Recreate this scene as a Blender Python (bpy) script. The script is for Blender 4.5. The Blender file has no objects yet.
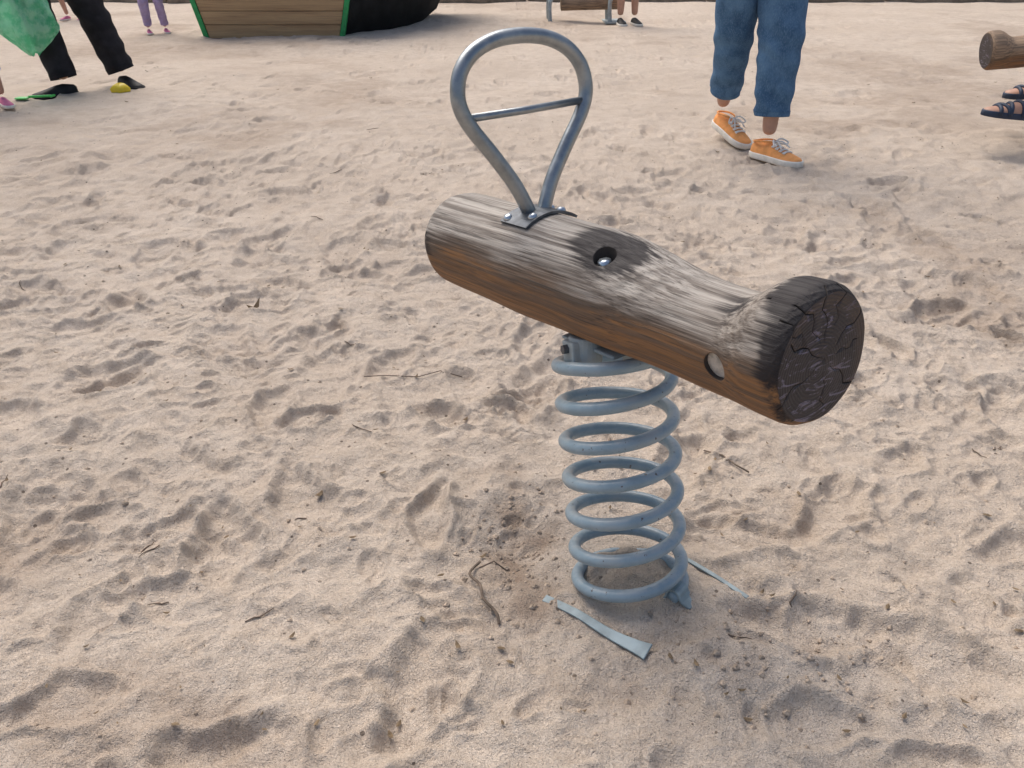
import bpy, math, random
import numpy as np
from mathutils import Vector, Matrix
random.seed(4); rng=np.random.default_rng(11)
S=bpy.context.scene
D=bpy.data
# ---------------------------------------------------------------- helpers
def link(o): S.collection.objects.link(o); return o
def empty(name,loc=(0,0,0),M=None):
    e=D.objects.new(name,None); link(e); e.empty_display_size=.1
    e.matrix_world = M if M is not None else Matrix.Translation(loc)
    return e
def parent(ch,e):
    ch.parent=e; ch.matrix_parent_inverse=e.matrix_world.inverted()
def mesh(name,v,f,mats,par=None,smooth=True,idx=None,M=None):
    me=D.meshes.new(name); me.from_pydata([tuple(a) for a in v],[],f)
    for m in (mats if isinstance(mats,(list,tuple)) else [mats]): me.materials.append(m)
    if idx is not None: me.polygons.foreach_set("material_index",idx)
    me.polygons.foreach_set("use_smooth",[smooth]*len(me.polygons)); me.update()
    o=D.objects.new(name,me); link(o)
    if M is not None: o.matrix_world=M
    if par: parent(o,par)
    return o
def fixn(o):
    import bmesh
    b=bmesh.new(); b.from_mesh(o.data); bmesh.ops.recalc_face_normals(b,faces=b.faces); b.to_mesh(o.data); b.free()
def bevel(o,w=.005,n=2):
    m=o.modifiers.new('b','BEVEL'); m.width=w; m.segments=n; m.limit_method='ANGLE'; return o
def tube_geo(P,R,seg=12,closed=False,caps=True,flat=1.0):
    P=[Vector(p) for p in P]; n=len(P)
    if not hasattr(R,'__len__'): R=[R]*n
    T=[]
    for i in range(n):
        a=P[(i-1)%n] if (closed or i>0) else P[i]; b=P[(i+1)%n] if (closed or i<n-1) else P[i]
        T.append((b-a).normalized())
    up=Vector((0,0,1)) if abs(T[0].z)<.9 else Vector((1,0,0))
    N=(up-up.dot(T[0])*T[0]).normalized(); V=[];F=[]
    for i in range(n):
        N=(N-N.dot(T[i])*T[i]).normalized(); B=T[i].cross(N)
        for k in range(seg):
            a=2*math.pi*k/seg; V.append(P[i]+R[i]*(math.cos(a)*N*flat+math.sin(a)*B))
    m=n if closed else n-1
    for i in range(m):
        for k in range(seg):
            j=(i+1)%n
            F.append((i*seg+k,i*seg+(k+1)%seg,j*seg+(k+1)%seg,j*seg+k))
    if caps and not closed:
        F.append(tuple(range(seg))[::-1]); F.append(tuple((n-1)*seg+k for k in range(seg)))
    return V,F
def join_geo(L):
    V=[];F=[]
    for v,f in L:
        o=len(V); V+=list(v); F+=[tuple(i+o for i in q) for q in f]
    return V,F
def box_geo(c,s,R=None):
    V=[]
    for x in(-.5,.5):
        for y in(-.5,.5):
            for z in(-.5,.5):
                p=Vector((x*s[0],y*s[1],z*s[2]))
                if R is not None: p=R@p
                V.append(p+Vector(c))
    return V,[(0,1,3,2),(4,6,7,5),(0,4,5,1),(2,3,7,6),(0,2,6,4),(1,5,7,3)]
def catmull(P,n=8,closed=False):
    P=[Vector(p) for p in P]; out=[]; m=len(P)
    rngi=range(m if closed else m-1)
    for i in rngi:
        g=lambda k:P[k%m] if closed else P[max(0,min(m-1,k))]
        a,b,c,d=g(i-1),g(i),g(i+1),g(i+2)
        for t in range(n):
            t/=n
            out.append(.5*((2*b)+(c-a)*t+(2*a-5*b+4*c-d)*t*t+(3*b-a-3*c+d)*t**3))
    if not closed: out.append(P[-1])
    return out
# perlin
_perm=rng.permutation(4096)
_ang=rng.random(4096)*2*np.pi
def perlin(x,y,f,seed=0):
    x=x*f+seed*17.3+1000; y=y*f+seed*9.1+1000
    xi=np.floor(x).astype(int); yi=np.floor(y).astype(int); xf=x-xi; yf=y-yi
    def g(ix,iy,fx,fy):
        h=_perm[(_perm[ix&4095]+iy)&4095]; a=_ang[h]
        return np.cos(a)*fx+np.sin(a)*fy
    u=xf**3*(xf*(xf*6-15)+10); v=yf**3*(yf*(yf*6-15)+10)
    a=g(xi,yi,xf,yf); b=g(xi+1,yi,xf-1,yf); c=g(xi,yi+1,xf,yf-1); d=g(xi+1,yi+1,xf-1,yf-1)
    return (a+(b-a)*u)*(1-v)+(c+(d-c)*u)*v*1.0
# ---------------------------------------------------------------- materials
class NT:
    def __init__(s,name):
        s.m=D.materials.new(name); s.m.use_nodes=True; s.t=s.m.node_tree; s.n=s.t.nodes; s.l=s.t.links
        s.b=s.n['Principled BSDF']
        s.tc=s.n.new('ShaderNodeTexCoord')
    def node(s,ty,**k):
        n=s.n.new(ty)
        for a,b in k.items(): setattr(n,a,b)
        return n
    def link(s,a,b): s.l.new(a,b)
    def val(s,inp,v):
        if isinstance(v,(int,float,tuple,list)):
            inp.default_value=(tuple(v)+(1,)) if isinstance(v,(tuple,list)) and len(v)==3 and inp.type=='RGBA' else v
        else: s.l.new(v,inp)
    def noise(s,scale,detail=4,rough=.55,vec=None,dist=0,sc=None):
        n=s.n.new('ShaderNodeTexNoise'); n.inputs['Scale'].default_value=scale; n.inputs['Detail'].default_value=detail
        n.inputs['Roughness'].default_value=rough; n.inputs['Distortion'].default_value=dist
        v=vec or s.tc.outputs['Object']
        if sc: v=s.map(v,sc)
        s.l.new(v,n.inputs['Vector']); return n.outputs['Fac']
    def map(s,v,sc):
        m=s.n.new('ShaderNodeMapping'); m.inputs['Scale'].default_value=sc; s.l.new(v,m.inputs['Vector']); return m.outputs['Vector']
    def mix(s,f,a,b,mode='MIX'):
        m=s.n.new('ShaderNodeMix'); m.data_type='RGBA'; m.blend_type=mode
        s.val(m.inputs[0],f); s.val(m.inputs[6],a); s.val(m.inputs[7],b); return m.outputs[2]
    def math(s,op,a,b=0.0,c=None,clamp=False):
        m=s.n.new('ShaderNodeMath'); m.operation=op; m.use_clamp=clamp; s.val(m.inputs[0],a); s.val(m.inputs[1],b)
        if c is not None: s.val(m.inputs[2],c)
        return m.outputs[0]
    def mr(s,f,a,b,c=0,d=1):
        x=s.math('DIVIDE',s.math('SUBTRACT',f,float(a)),float(b-a),clamp=True)
        x=s.math('MULTIPLY',s.math('MULTIPLY',x,x),s.math('SUBTRACT',3.0,s.math('MULTIPLY',x,2.0)))
        return s.math('ADD',s.math('MULTIPLY',x,float(d-c)),float(c))
    def bump(s,h,dist,strength=1,prev=None):
        b=s.n.new('ShaderNodeBump'); b.inputs['Distance'].default_value=dist; b.inputs['Strength'].default_value=strength
        s.l.new(h,b.inputs['Height'])
        if prev: s.l.new(prev,b.inputs['Normal'])
        return b.outputs[0]
    def fin(s,col=None,rough=.6,metal=0,nrm=None,spec=.5):
        if col is not None: s.val(s.b.inputs['Base Color'],col)
        s.val(s.b.inputs['Roughness'],rough); s.val(s.b.inputs['Metallic'],metal)
        s.b.inputs['Specular IOR Level'].default_value=spec
        if nrm: s.l.new(nrm,s.b.inputs['Normal'])
        return s.m
def simple(name,c,rough=.6,metal=0,var=.25,scale=20,bump=.0005,bs=80,spec=.5):
    t=NT(name); n=t.noise(scale,5)
    c2=tuple(max(0,x*(1-var)) for x in c); c3=tuple(min(1,x*(1+var)) for x in c)
    col=t.mix(t.mr(n,.3,.7),c2,c3)
    return t.fin(col,rough,metal,t.bump(t.noise(bs,4),bump),spec)

# sand
t=NT('sand')
att=t.node('ShaderNodeAttribute'); att.attribute_name='damp'; damp=att.outputs['Fac']
n1=t.noise(1.3,5); n2=t.noise(14,6,.65); n3=t.noise(160,3,.7); n4=t.noise(420,2,.7)
base=t.mix(t.mr(n1,.3,.7),(.62,.515,.42),(.71,.605,.505))
base=t.mix(t.mr(n2,.35,.75),base,(.57,.465,.37))
base=t.mix(t.math('MULTIPLY',t.mr(n3,.42,.72),.45),base,(.78,.69,.595))
base=t.mix(t.math('MULTIPLY',t.mr(n4,.58,.70),.7),base,(.24,.19,.155))
dm=t.math('MULTIPLY',damp,t.mr(n2,.25,.6,.55,1))
base=t.mix(dm,base,(.33,.235,.17))
v=t.node('ShaderNodeTexVoronoi'); v.inputs['Scale'].default_value=55; t.link(t.tc.outputs['Object'],v.inputs['Vector'])
sep=t.node('ShaderNodeSeparateColor'); t.link(v.outputs['Color'],sep.inputs[0])
spk=t.math('MULTIPLY',t.math('GREATER_THAN',sep.outputs[0],.955),t.math('LESS_THAN',v.outputs['Distance'],.19))
base=t.mix(t.math('MULTIPLY',spk,.75),base,(.10,.075,.055))
b=t.bump(t.noise(28,6,.75),.013,.9); b=t.bump(t.noise(75,4,.75),.008,.9,b); b=t.bump(n3,.0045,.9,b); b=t.bump(n4,.0025,.9,b)
M_sand=t.fin(base,.95,0,b,.15)

# paint / metal
t=NT('spring_paint'); n=t.noise(30,6,.65); g=t.noise(9,4)
col=t.mix(t.mr(n,.3,.7),(.235,.325,.385),(.30,.395,.455)); 
col=t.mix(t.math('MULTIPLY',t.mr(g,.55,.72),.4),col,(.38,.40,.39))
sx=t.node('ShaderNodeSeparateXYZ'); geo=t.node('ShaderNodeNewGeometry'); t.link(geo.outputs['Normal'],sx.inputs[0])
dust=t.math('MULTIPLY',t.mr(sx.outputs[2],.55,.95),t.mr(n,.4,.6,.05,.4)); col=t.mix(dust,col,(.52,.51,.47))
col=t.mix(t.mr(t.noise(140,3),.66,.72),col,(.12,.10,.09))
M_spring=t.fin(col,.32,0,t.bump(t.noise(200,3),.0003))
M_brk=simple('bracket_paint',(.36,.41,.42),.5,0,.2,25)
t=NT('handle_steel'); n=t.noise(40,5,.6)
M_steel=t.fin(t.mix(t.mr(n,.3,.7),(.25,.275,.295),(.36,.385,.40)),t.mr(n,.2,.8,.26,.5),.85,t.bump(t.noise(250,2),.0002))
M_steel2=simple('steel_plate',(.10,.11,.125),.45,.7,.3,60)
M_bolt=simple('bolt_zinc',(.5,.55,.6),.3,.9,.15,60)
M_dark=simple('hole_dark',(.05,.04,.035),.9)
M_dust=simple('weathered_plug',(.46,.42,.37),.95,0,.3,90,.002,200)

def wood_log(name,side=(.30,.155,.068),top=(.44,.40,.355)):
    t=NT(name); co=t.tc.outputs['Object']
    s=t.node('ShaderNodeSeparateXYZ'); t.link(co,s.inputs[0]); X,Y,Z=s.outputs
    sa=t.node('ShaderNodeAttribute'); sa.attribute_name='stain'; stain=sa.outputs['Fac']
    warp=t.noise(3.0,2,.5,sc=(.5,2,2)); warp2=t.noise(26,3,.5,sc=(.07,1,1))
    yy=t.math('SUBTRACT',Y,-.010); zz=t.math('ADD',Z,.026)
    r=t.math('SQRT',t.math('ADD',t.math('MULTIPLY',yy,yy),t.math('MULTIPLY',zz,zz)))
    r=t.math('ADD',r,t.math('MULTIPLY',warp,.005)); r=t.math('ADD',r,t.math('MULTIPLY',warp2,.005)); r=t.math('ADD',r,t.math('MULTIPLY',X,.003))
    ring=t.math('SINE',t.math('MULTIPLY',r,1350.)); ring=t.math('MULTIPLY_ADD',ring,.5,.5)
    ring=t.math('POWER',ring,1.8)
    fib=t.noise(130,4,.65,sc=(.022,1,1)); fib2=t.noise(420,3,.6,sc=(.015,1,1)); blotch=t.noise(11,5,.6,sc=(.45,1,1)); bl3=t.noise(38,4,.65,sc=(.08,1,1))
    ringa=t.math('MULTIPLY',ring,t.mr(bl3,.35,.65,.08,.6))
    zt=t.math('ADD',Z,t.math('MULTIPLY',t.math('SUBTRACT',blotch,.5),.08)); zt=t.math('ADD',zt,t.math('MULTIPLY',t.math('SUBTRACT',bl3,.5),.06))
    zt=t.math('ADD',zt,t.math('MULTIPLY',Y,.30))
    topf=t.mr(zt,-.030,.012)
    ctop=t.mix(ringa,top,tuple(c*.48 for c in top)); 
    cside=t.mix(ringa,side,tuple(c*.42 for c in side))
    col=t.mix(topf,cside,ctop)
    band=t.math('MULTIPLY',t.mr(zt,-.036,-.014),t.math('SUBTRACT',1.0,t.mr(zt,-.006,.018))); col=t.mix(t.math('MULTIPLY',band,t.mr(fib,.3,.6,.3,.95)),col,(.10,.068,.046))
    col=t.mix(t.mr(fib,.40,.64,0,.72),col,(.13,.105,.088))
    col=t.mix(t.mr(fib2,.53,.67,0,.7),col,(.06,.049,.042))
    bl=t.noise(5,4,.6); col=t.mix(t.mr(bl,.52,.72,0,.35),col,(.14,.105,.08))
    st=t.noise(9,5,.7,sc=(.3,1.6,1.6)); col=t.mix(t.mr(st,.56,.70,0,.65),col,(.06,.048,.042))
    sf=t.math('ADD',stain,t.math('MULTIPLY',t.math('SUBTRACT',blotch,.5),.5)); sf=t.math('ADD',sf,t.math('MULTIPLY',t.math('SUBTRACT',fib,.5),.9))
    sf=t.math('MULTIPLY',t.mr(sf,.18,.50,0,.93),t.math('GREATER_THAN',stain,.02))
    col=t.mix(sf,col,(.026,.023,.025))
    b=t.bump(ring,.0010,.5); b=t.bump(fib,.0035,.9,b); b=t.bump(fib2,.0014,.8,b)
    return t.fin(col,t.mr(fib,.3,.7,.55,.8),0,b,.22)
M_log=wood_log('weathered_log_wood')
M_log2=wood_log('log_wood_brown',side=(.30,.15,.07),top=(.42,.29,.19))
t=NT('log_end_grain'); s=t.node('ShaderNodeSeparateXYZ'); t.link(t.tc.outputs['Object'],s.inputs[0]); Y=s.outputs[1];Z=s.outputs[2]
w=t.noise(14,4)
r=t.math('SQRT',t.math('ADD',t.math('POWER',t.math('ABSOLUTE',t.math('SUBTRACT',Y,-.010)),2.),t.math('POWER',t.math('ABSOLUTE',t.math('ADD',Z,.012)),2.)))
ring=t.math('MULTIPLY_ADD',t.math('SINE',t.math('MULTIPLY',t.math('ADD',r,t.math('MULTIPLY',w,.012)),1500.)),.5,.5)
bl=t.noise(22,5,.7); col=t.mix(t.math('MULTIPLY',ring,t.mr(bl,.3,.6,.2,.8)),(.060,.048,.047),(.028,.023,.022))
col=t.mix(t.mr(bl,.5,.75,0,.5),col,(.11,.09,.088)); sc=t.noise(60,4,.7,sc=(1,.35,1.6),dist=1.5)
col=t.mix(t.mr(sc,.55,.64,0,.65),col,(.27,.235,.31)); col=t.mix(t.mr(r,.062,.085,0,.5),col,(.12,.08,.055))
M_end=t.fin(col,.65,0,t.bump(sc,.002,.7,t.bump(ring,.0008,.6)),.4)

t=NT('denim'); n=t.noise(9,5,.6); w1=t.noise(350,2,.5,sc=(1,1,.3)); n5=t.noise(26,4,.6,sc=(1,1,.5))
col=t.mix(t.mr(n,.3,.7),(.045,.105,.20),(.10,.20,.335)); col=t.mix(t.mr(w1,.45,.7,0,.45),col,(.17,.28,.40)); col=t.mix(t.mr(n5,.5,.7,0,.4),col,(.03,.07,.14))
M_jeans=t.fin(col,.85,0,t.bump(w1,.0010,.6,t.bump(t.noise(22,3),.004,.6)),.2)
M_black=simple('black_cloth',(.022,.022,.027),.85,0,.3,12,.002,30,.2)
M_blackshoe=simple('black_leather',(.02,.02,.022),.6,0,.3,20,.0005,80,.25)
M_skin=simple('skin',(.50,.29,.21),.5,0,.12,15,.0003,120,.35)
M_orange=simple('orange_canvas',(.84,.37,.13),.8,0,.12,30,.0008,300,.2)
M_white=simple('white_rubber',(.80,.76,.68),.6,0,.1,30)
M_lace=simple('white_lace',(.80,.78,.74),.8,0,.08)
M_stripe=simple('shirt_cotton',(.6,.6,.58),.85,0,.1)
M_pink=simple('pink_cloth',(.62,.17,.30),.8,0,.15)
M_purple=simple('purple_cloth',(.40,.32,.52),.85,0,.15)
M_navy=simple('navy_sandal',(.02,.035,.07),.6,0,.2)
M_hair=simple('brown_hair',(.06,.035,.02),.6,0,.4,60,.003,120)
M_eye=simple('eye_dark',(.03,.02,.015),.2)
M_lip=simple('lips',(.45,.15,.13),.5)
M_green=simple('green_paint',(.02,.30,.085),.5,0,.2)
M_hull=simple('black_hull_paint',(.018,.019,.02),.8,0,.3,6,.001,60,.2)
M_yellow=simple('yellow_plastic',(.85,.62,.03),.4,0,.08)
M_gplast=simple('green_plastic',(.08,.62,.12),.4,0,.08)
M_twig=simple('twig_bark',(.16,.12,.09),.9,0,.35,60)
M_leafdry=simple('dry_leaf',(.20,.14,.08),.8,0,.35,60)
M_bark=simple('tree_bark',(.13,.10,.075),.95,0,.4,10,.02,14)
M_kerb=simple('timber_kerb',(.28,.22,.16),.85,0,.3,8,.004,40)
M_path=simple('path_gravel',(.30,.27,.23),.95,0,.2,20,.004,60)
t=NT('plank_wood'); n=t.noise(9,5,.6,sc=(.15,1,2.5)); f2=t.noise(60,4,.6,sc=(.05,1,2))
col=t.mix(t.mr(n,.3,.7),(.36,.22,.11),(.50,.33,.17)); col=t.mix(t.mr(f2,.5,.75,0,.6),col,(.16,.09,.05))
M_plank=t.fin(col,.6,0,t.bump(f2,.002))
t=NT('bag_plastic'); n=t.noise(6,4); n6=t.noise(16,4,.6)
bc=t.mix(t.mr(n6,.38,.62),t.mix(t.mr(n,.3,.7),(.12,.55,.32),(.28,.75,.50)),(.60,.93,.76))
t.fin(bc,.15,0,t.bump(t.noise(14,5,.6),.06),.8)
tr=t.node('ShaderNodeBsdfTranslucent'); t.link(bc,tr.inputs['Color']); tp_=t.node('ShaderNodeBsdfTransparent'); tp_.inputs[0].default_value=(.45,.95,.70,1)
m1=t.node('ShaderNodeMixShader'); m1.inputs[0].default_value=.40; t.link(t.b.outputs[0],m1.inputs[1]); t.link(tr.outputs[0],m1.inputs[2])
m2=t.node('ShaderNodeMixShader'); m2.inputs[0].default_value=.35; t.link(m1.outputs[0],m2.inputs[1]); t.link(tp_.outputs[0],m2.inputs[2])
t.link(m2.outputs[0],t.n['Material Output'].inputs[0]); M_bag=t.m
t=NT('leaves'); n=t.noise(.9,3); n2=t.noise(12,2)
col=t.mix(t.mr(n,.35,.65),(.035,.085,.018),(.09,.16,.035)); M_leaf=t.fin(t.mix(t.mr(n2,.3,.7,0,.5),col,(.06,.11,.03)),.6,0,None,.3)

# ---------------------------------------------------------------- ground
def axis(lo,hi,d,g,fine_hi,far):
    c=list(np.arange(lo,hi,d)); s=d; x=c[-1]
    while x<fine_hi: s*=1+g; x+=s; c.append(x)
    while x<far: s*=1.35; x+=s; c.append(x)
    return c
xp=axis(0,1.25,.0048,.0115,7,400); xn=[-a for a in xp[1:]][::-1]; xs=np.array(xn+xp)
yp=axis(.45,2.1,.0048,.0100,13,400); yn=[.45-a for a in axis(0,.3,.02,.1,3,60)[1:]][::-1]; ys=np.array(yn+yp)
nx,ny=len(xs),len(ys)
X,Y=np.meshgrid(xs,ys)
dx=np.gradient(xs); dy=np.gradient(ys); SP=np.maximum(*np.meshgrid(dx,dy))
def oc(f,a,seed,wx=0,wy=0,fn=None):
    w=np.clip(2.2-SP*f*5,0,1); p=perlin(X+wx,Y+wy,f,seed)
    return a*w*(p if fn is None else fn(p))
wx=.10*perlin(X,Y,2.2,3); wy=.10*perlin(X,Y,2.2,5)
H=oc(.35,.04,1)+oc(.9,.024,2)+oc(2.1,.020,4,wx,wy)
rid=lambda p:(.22-np.sqrt(p*p+.0016))
H+=oc(4.2,.019,7,wx,wy,rid)+oc(7.5,.016,8,wx,wy,rid)+oc(13,.0100,9,wx*.5,wy*.5)+oc(24,.0064,10)+oc(48,.0042,12)+oc(85,.0026,13)
def stamp(cx,cy,ang,L,W,dep,kind):
    R=L*1.7
    i0,i1=np.searchsorted(xs,[cx-R,cx+R]); j0,j1=np.searchsorted(ys,[cy-R,cy+R])
    if i1-i0<3 or j1-j0<3: return
    x=X[j0:j1,i0:i1]-cx; y=Y[j0:j1,i0:i1]-cy
    c,s=math.cos(ang),math.sin(ang); u=x*c+y*s; v=-x*s+y*c
    v=v+.02*np.sin(u*14+cx*9)
    Wl=W*(1+.22*np.cos(u/L*math.pi*1.3+.7)) if kind else W
    r=np.sqrt((u/L)**2+(v/Wl)**2)+.25*perlin(X[j0:j1,i0:i1],Y[j0:j1,i0:i1],18,3)+(.12*perlin(X[j0:j1,i0:i1],Y[j0:j1,i0:i1],45,6) if L>.05 else 0)
    ins=np.clip((1.05-r)/.44,0,1); ins=ins*ins*(3-2*ins)
    tilt=1+.5*u/L
    rim=np.exp(-((r-1.16)/.18)**2)
    H[j0:j1,i0:i1]+= -dep*ins*tilt+dep*.45*rim*(1+.5*np.sin(u*20+cy))
N=2400
for k in range(N):
    cx=rng.uniform(-6,6); cy=rng.uniform(.4,12) if k%3 else rng.uniform(.5,4)
    if math.hypot(cx-.2,cy-1.04)<.2: continue
    L=rng.uniform(.09,.15) if rng.random()<.75 else rng.uniform(.05,.08)
    stamp(cx,cy,rng.uniform(0,math.pi*2),L,L*rng.uniform(.32,.5),rng.uniform(.004,.015),1)
for k in range(5000):
    cx=rng.uniform(-2.6,2.8); cy=rng.uniform(.4,4.5); L=rng.uniform(.009,.04)
    if math.hypot(cx-.2,cy-1.04)<.14: continue
    stamp(cx,cy,rng.uniform(0,6.28),L,L*rng.uniform(.4,.9),L*rng.uniform(.08,.17),0)
H*=np.clip((20-np.hypot(X,Y))/8,.15,1)
mk=(np.abs(X)<3)&(Y>.5)&(Y<6); H-=H[mk].mean()
def G(cx,cy,r,a,ry=None):
    ry=ry or r; return a*np.exp(-((X-cx)/r)**2-((Y-cy)/ry)**2)
near=np.clip(1-(np.hypot(X-.2,Y-1.02)/.19)**2,0,1)
H=H*(1-near*.60)+.004*near
H+=G(.02,1.12,.08,-.024,.14)+G(.05,.93,.10,-.010,.05)+G(.33,.88,.13,.022,.08)+G(.42,1.10,.10,.016,.1)+G(-.10,1.22,.05,.016)+G(.17,.81,.1,-.012,.05)+G(.20,1.03,.060,.018)+G(.29,.99,.05,.010)
cr=np.clip(1-np.hypot(X-.25,Y-.97)/.30,0,1)
H+=cr*(.010*perlin(X,Y,30,51)+.007*perlin(X,Y,60,52)*np.clip(2.2-SP*300,0,1))
dn=.5+1.2*perlin(X,Y,7,21)+1.0*perlin(X,Y,20,22)
damp=np.clip((G(.02,1.14,.07,.8,.16)+G(.33,.83,.24,.4,.08)+G(.02,.95,.10,.35,.10)+G(.48,1.2,.14,.4,.16)+G(.2,1.02,.12,.15)+G(-.05,1.35,.06,.4,.1))*dn,0,.85)
damp=np.maximum(damp,np.clip(perlin(X,Y,.8,31)*1.6+perlin(X,Y,3,32)-.5,0,.35))
damp=np.maximum(damp,np.clip(1.2*perlin(X,Y,.45,41)+.5*perlin(X,Y,2.2,42)-.15,0,.4)*np.clip((Y-2.5)/3,0,1))
co=np.stack([X,Y,H],-1).reshape(-1,3).astype(np.float32)
me=D.meshes.new('sand_ground'); me.vertices.add(nx*ny); me.vertices.foreach_set('co',co.ravel())
I=np.arange(nx*ny).reshape(ny,nx); q=np.stack([I[:-1,:-1],I[:-1,1:],I[1:,1:],I[1:,:-1]],-1).reshape(-1,4).astype(np.int32)
me.loops.add(q.size); me.loops.foreach_set('vertex_index',q.ravel()); me.polygons.add(len(q))
me.polygons.foreach_set('loop_start',np.arange(0,q.size,4,dtype=np.int32)); 
me.polygons.foreach_set('use_smooth',np.ones(len(q),bool))
me.update(calc_edges=True); me.validate()
a=me.attributes.new('damp','FLOAT','POINT'); a.data.foreach_set('value',damp.ravel().astype(np.float32))
me.materials.append(M_sand); ground=D.objects.new('sand_ground',me); link(ground)
def gz(x,y):
    i=min(nx-2,max(0,np.searchsorted(xs,x)-1)); j=min(ny-2,max(0,np.searchsorted(ys,y)-1))
    return float(H[j:j+2,i:i+2].mean())

# ---------------------------------------------------------------- spring rocker
R0=.084
def sst(a,b,x): 
    t=min(1,max(0,(x-a)/(b-a))); return t*t*(3-2*t)
def build_log(name,par,M,mat,seed=0,detail=True):
    V=[];F=[];idx=[]; seg=112
    s0=.032
    ss=[0,.003,.009,.018]+[.018+i*(.764/150) for i in range(1,151)]+[.790,.797,.80]
    def ring(s,scale=1.0,push=0):
        dip=sst(.40,.66,s)*(1-sst(.685,.758,s))*.036
        wst=1-.11*sst(.45,.64,s)*(1-sst(.69,.76,s))
        e=min(s,.8-s); rr=R0*(1+.015*math.sin(s*9+seed)+.008*math.sin(s*31))*(.985+.03*s)
        if e<.016: rr-= .009*(1-e/.016)**2
        rr*=scale
        for k in range(seg):
            a=2*math.pi*k/seg; y=math.cos(a)*rr; z=math.sin(a)*rr
            m=1+.010*math.sin(3*a+s*5+seed)+.006*math.sin(7*a+s*14)
            y*=m*wst; z*=m
            up=max(0,math.sin(a))
            z-=dip*up**.8*scale
            if a<math.pi:
                hd=((s-.480)/.045)**2+((y+.036)/.026)**2
                z-=.006*math.exp(-hd)*scale
            V.append((s0+s*(.8-s0)/.8-.435+push,y,z))
    for s in ss: ring(s)
    n=len(ss)
    for i in range(n-1):
        for k in range(seg):
            F.append((i*seg+k,i*seg+(k+1)%seg,(i+1)*seg+(k+1)%seg,(i+1)*seg+k)); idx.append(0)
    for end in(0,1):
        prev=(n-1)*seg if end else 0
        for sc in (.93,.75,.5,.25,.08):
            st=len(V); ring(.8 if end else 0,sc,(.0015 if end else -.0015)*(1-sc))
            for k in range(seg):
                qd=(prev+k,prev+(k+1)%seg,st+(k+1)%seg,st+k)
                F.append(qd if end else qd[::-1]); idx.append(1)
            prev=st
        V.append(((.366 if end else s0-.436),0,0)); c=len(V)-1
        for k in range(seg):
            F.append((prev+k,prev+(k+1)%seg,c) if end else (prev+(k+1)%seg,prev+k,c)); idx.append(1)
    o=mesh(name,V,F,[mat,M_end,M_dark],par,True,idx,M)
    fixn(o)
    if detail:
        L=[]
        L.append(tube_geo([(.042,-.040,.050),(.044,-.048,.13)],.0165,32))
        L.append(tube_geo([(.274,-.060,-.014),(.276,-.12,-.024)],.0175,32))
        for (ang,r0,r1,w,dep) in [(35,.01,.084,.0016,.02),(95,.02,.084,.0016,.06),(150,.004,.07,.0016,.015),(205,.0,.08,.0012,.015),(-40,.015,.083,.0018,.02),(-85,.01,.06,.001,.012),(118,.03,.084,.0015,.05),(72,.04,.084,.0014,.05),(140,.05,.084,.001,.04),(5,.02,.06,.001,.01)]:
            a=math.radians(ang)
            P=[]
            for j in range(7):
                rr=r0+(r1-r0)*j/6; aa=a+.10*math.sin(j*1.7+ang); P.append((math.cos(aa)*rr,math.sin(aa)*rr))
            VV=[];FF=[]
            for j,(y,z) in enumerate(P):
                ww=w*.5*(.25+j/6.0); ny_,nz_=-math.sin(a),math.cos(a)
                for xx in (.365-dep*(.3+.7*j/6),.40):
                    for sg in(-1,1): VV.append((xx,y+sg*ww*ny_,z+sg*ww*nz_))
            for j in range(6):
                b=j*4
                for (p,q_) in ((0,1),(1,3),(3,2),(2,0)): FF.append((b+p,b+q_,b+4+q_,b+4+p))
            FF.append((0,2,3,1)); FF.append((24,25,27,26)); L.append((VV,FF))
        for gi in L:
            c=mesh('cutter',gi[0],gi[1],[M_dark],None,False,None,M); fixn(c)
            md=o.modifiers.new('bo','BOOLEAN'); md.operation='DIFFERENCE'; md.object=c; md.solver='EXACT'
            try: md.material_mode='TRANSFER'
            except Exception as e: pass
            bpy.context.view_layer.update()
            dg=bpy.context.evaluated_depsgraph_get(); nm=D.meshes.new_from_object(o.evaluated_get(dg))
            o.modifiers.clear(); o.data=nm
            D.objects.remove(c)
    me=o.data; nv=len(me.vertices); C=np.zeros(nv*3); me.vertices.foreach_get('co',C); C=C.reshape(-1,3)
    st=np.zeros(nv)
    if detail:
        for (x,y,z,rx,rr_,k) in [(.035,-.028,.072,.070,.042,1.0),(.352,-.02,.085,.040,.060,1.0),(.362,-.07,.03,.025,.045,.95),(.362,.06,.05,.03,.05,.9),(.27,-.03,.045,.05,.03,.40),(-.395,-.07,.0,.03,.04,.45),(.364,-.06,-.05,.012,.04,.6)]:
            st=np.maximum(st,k*np.exp(-((C[:,0]-x)/rx)**2-((C[:,1]-y)**2+(C[:,2]-z)**2)/rr_**2))
    a=me.attributes.new('stain','FLOAT','POINT'); a.data.foreach_set('value',st.astype(np.float32))
    return o
def frame(origin,xd,zd):
    x=Vector(xd).normalized(); z=Vector(zd); z=(z-z.dot(x)*x).normalized(); y=z.cross(x)
    return Matrix(((x.x,y.x,z.x,origin[0]),(x.y,y.y,z.y,origin[1]),(x.z,y.z,z.z,origin[2]),(0,0,0,1)))
def xf(M,gm): return [M@Vector(p) for p in gm[0]],gm[1]
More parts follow.
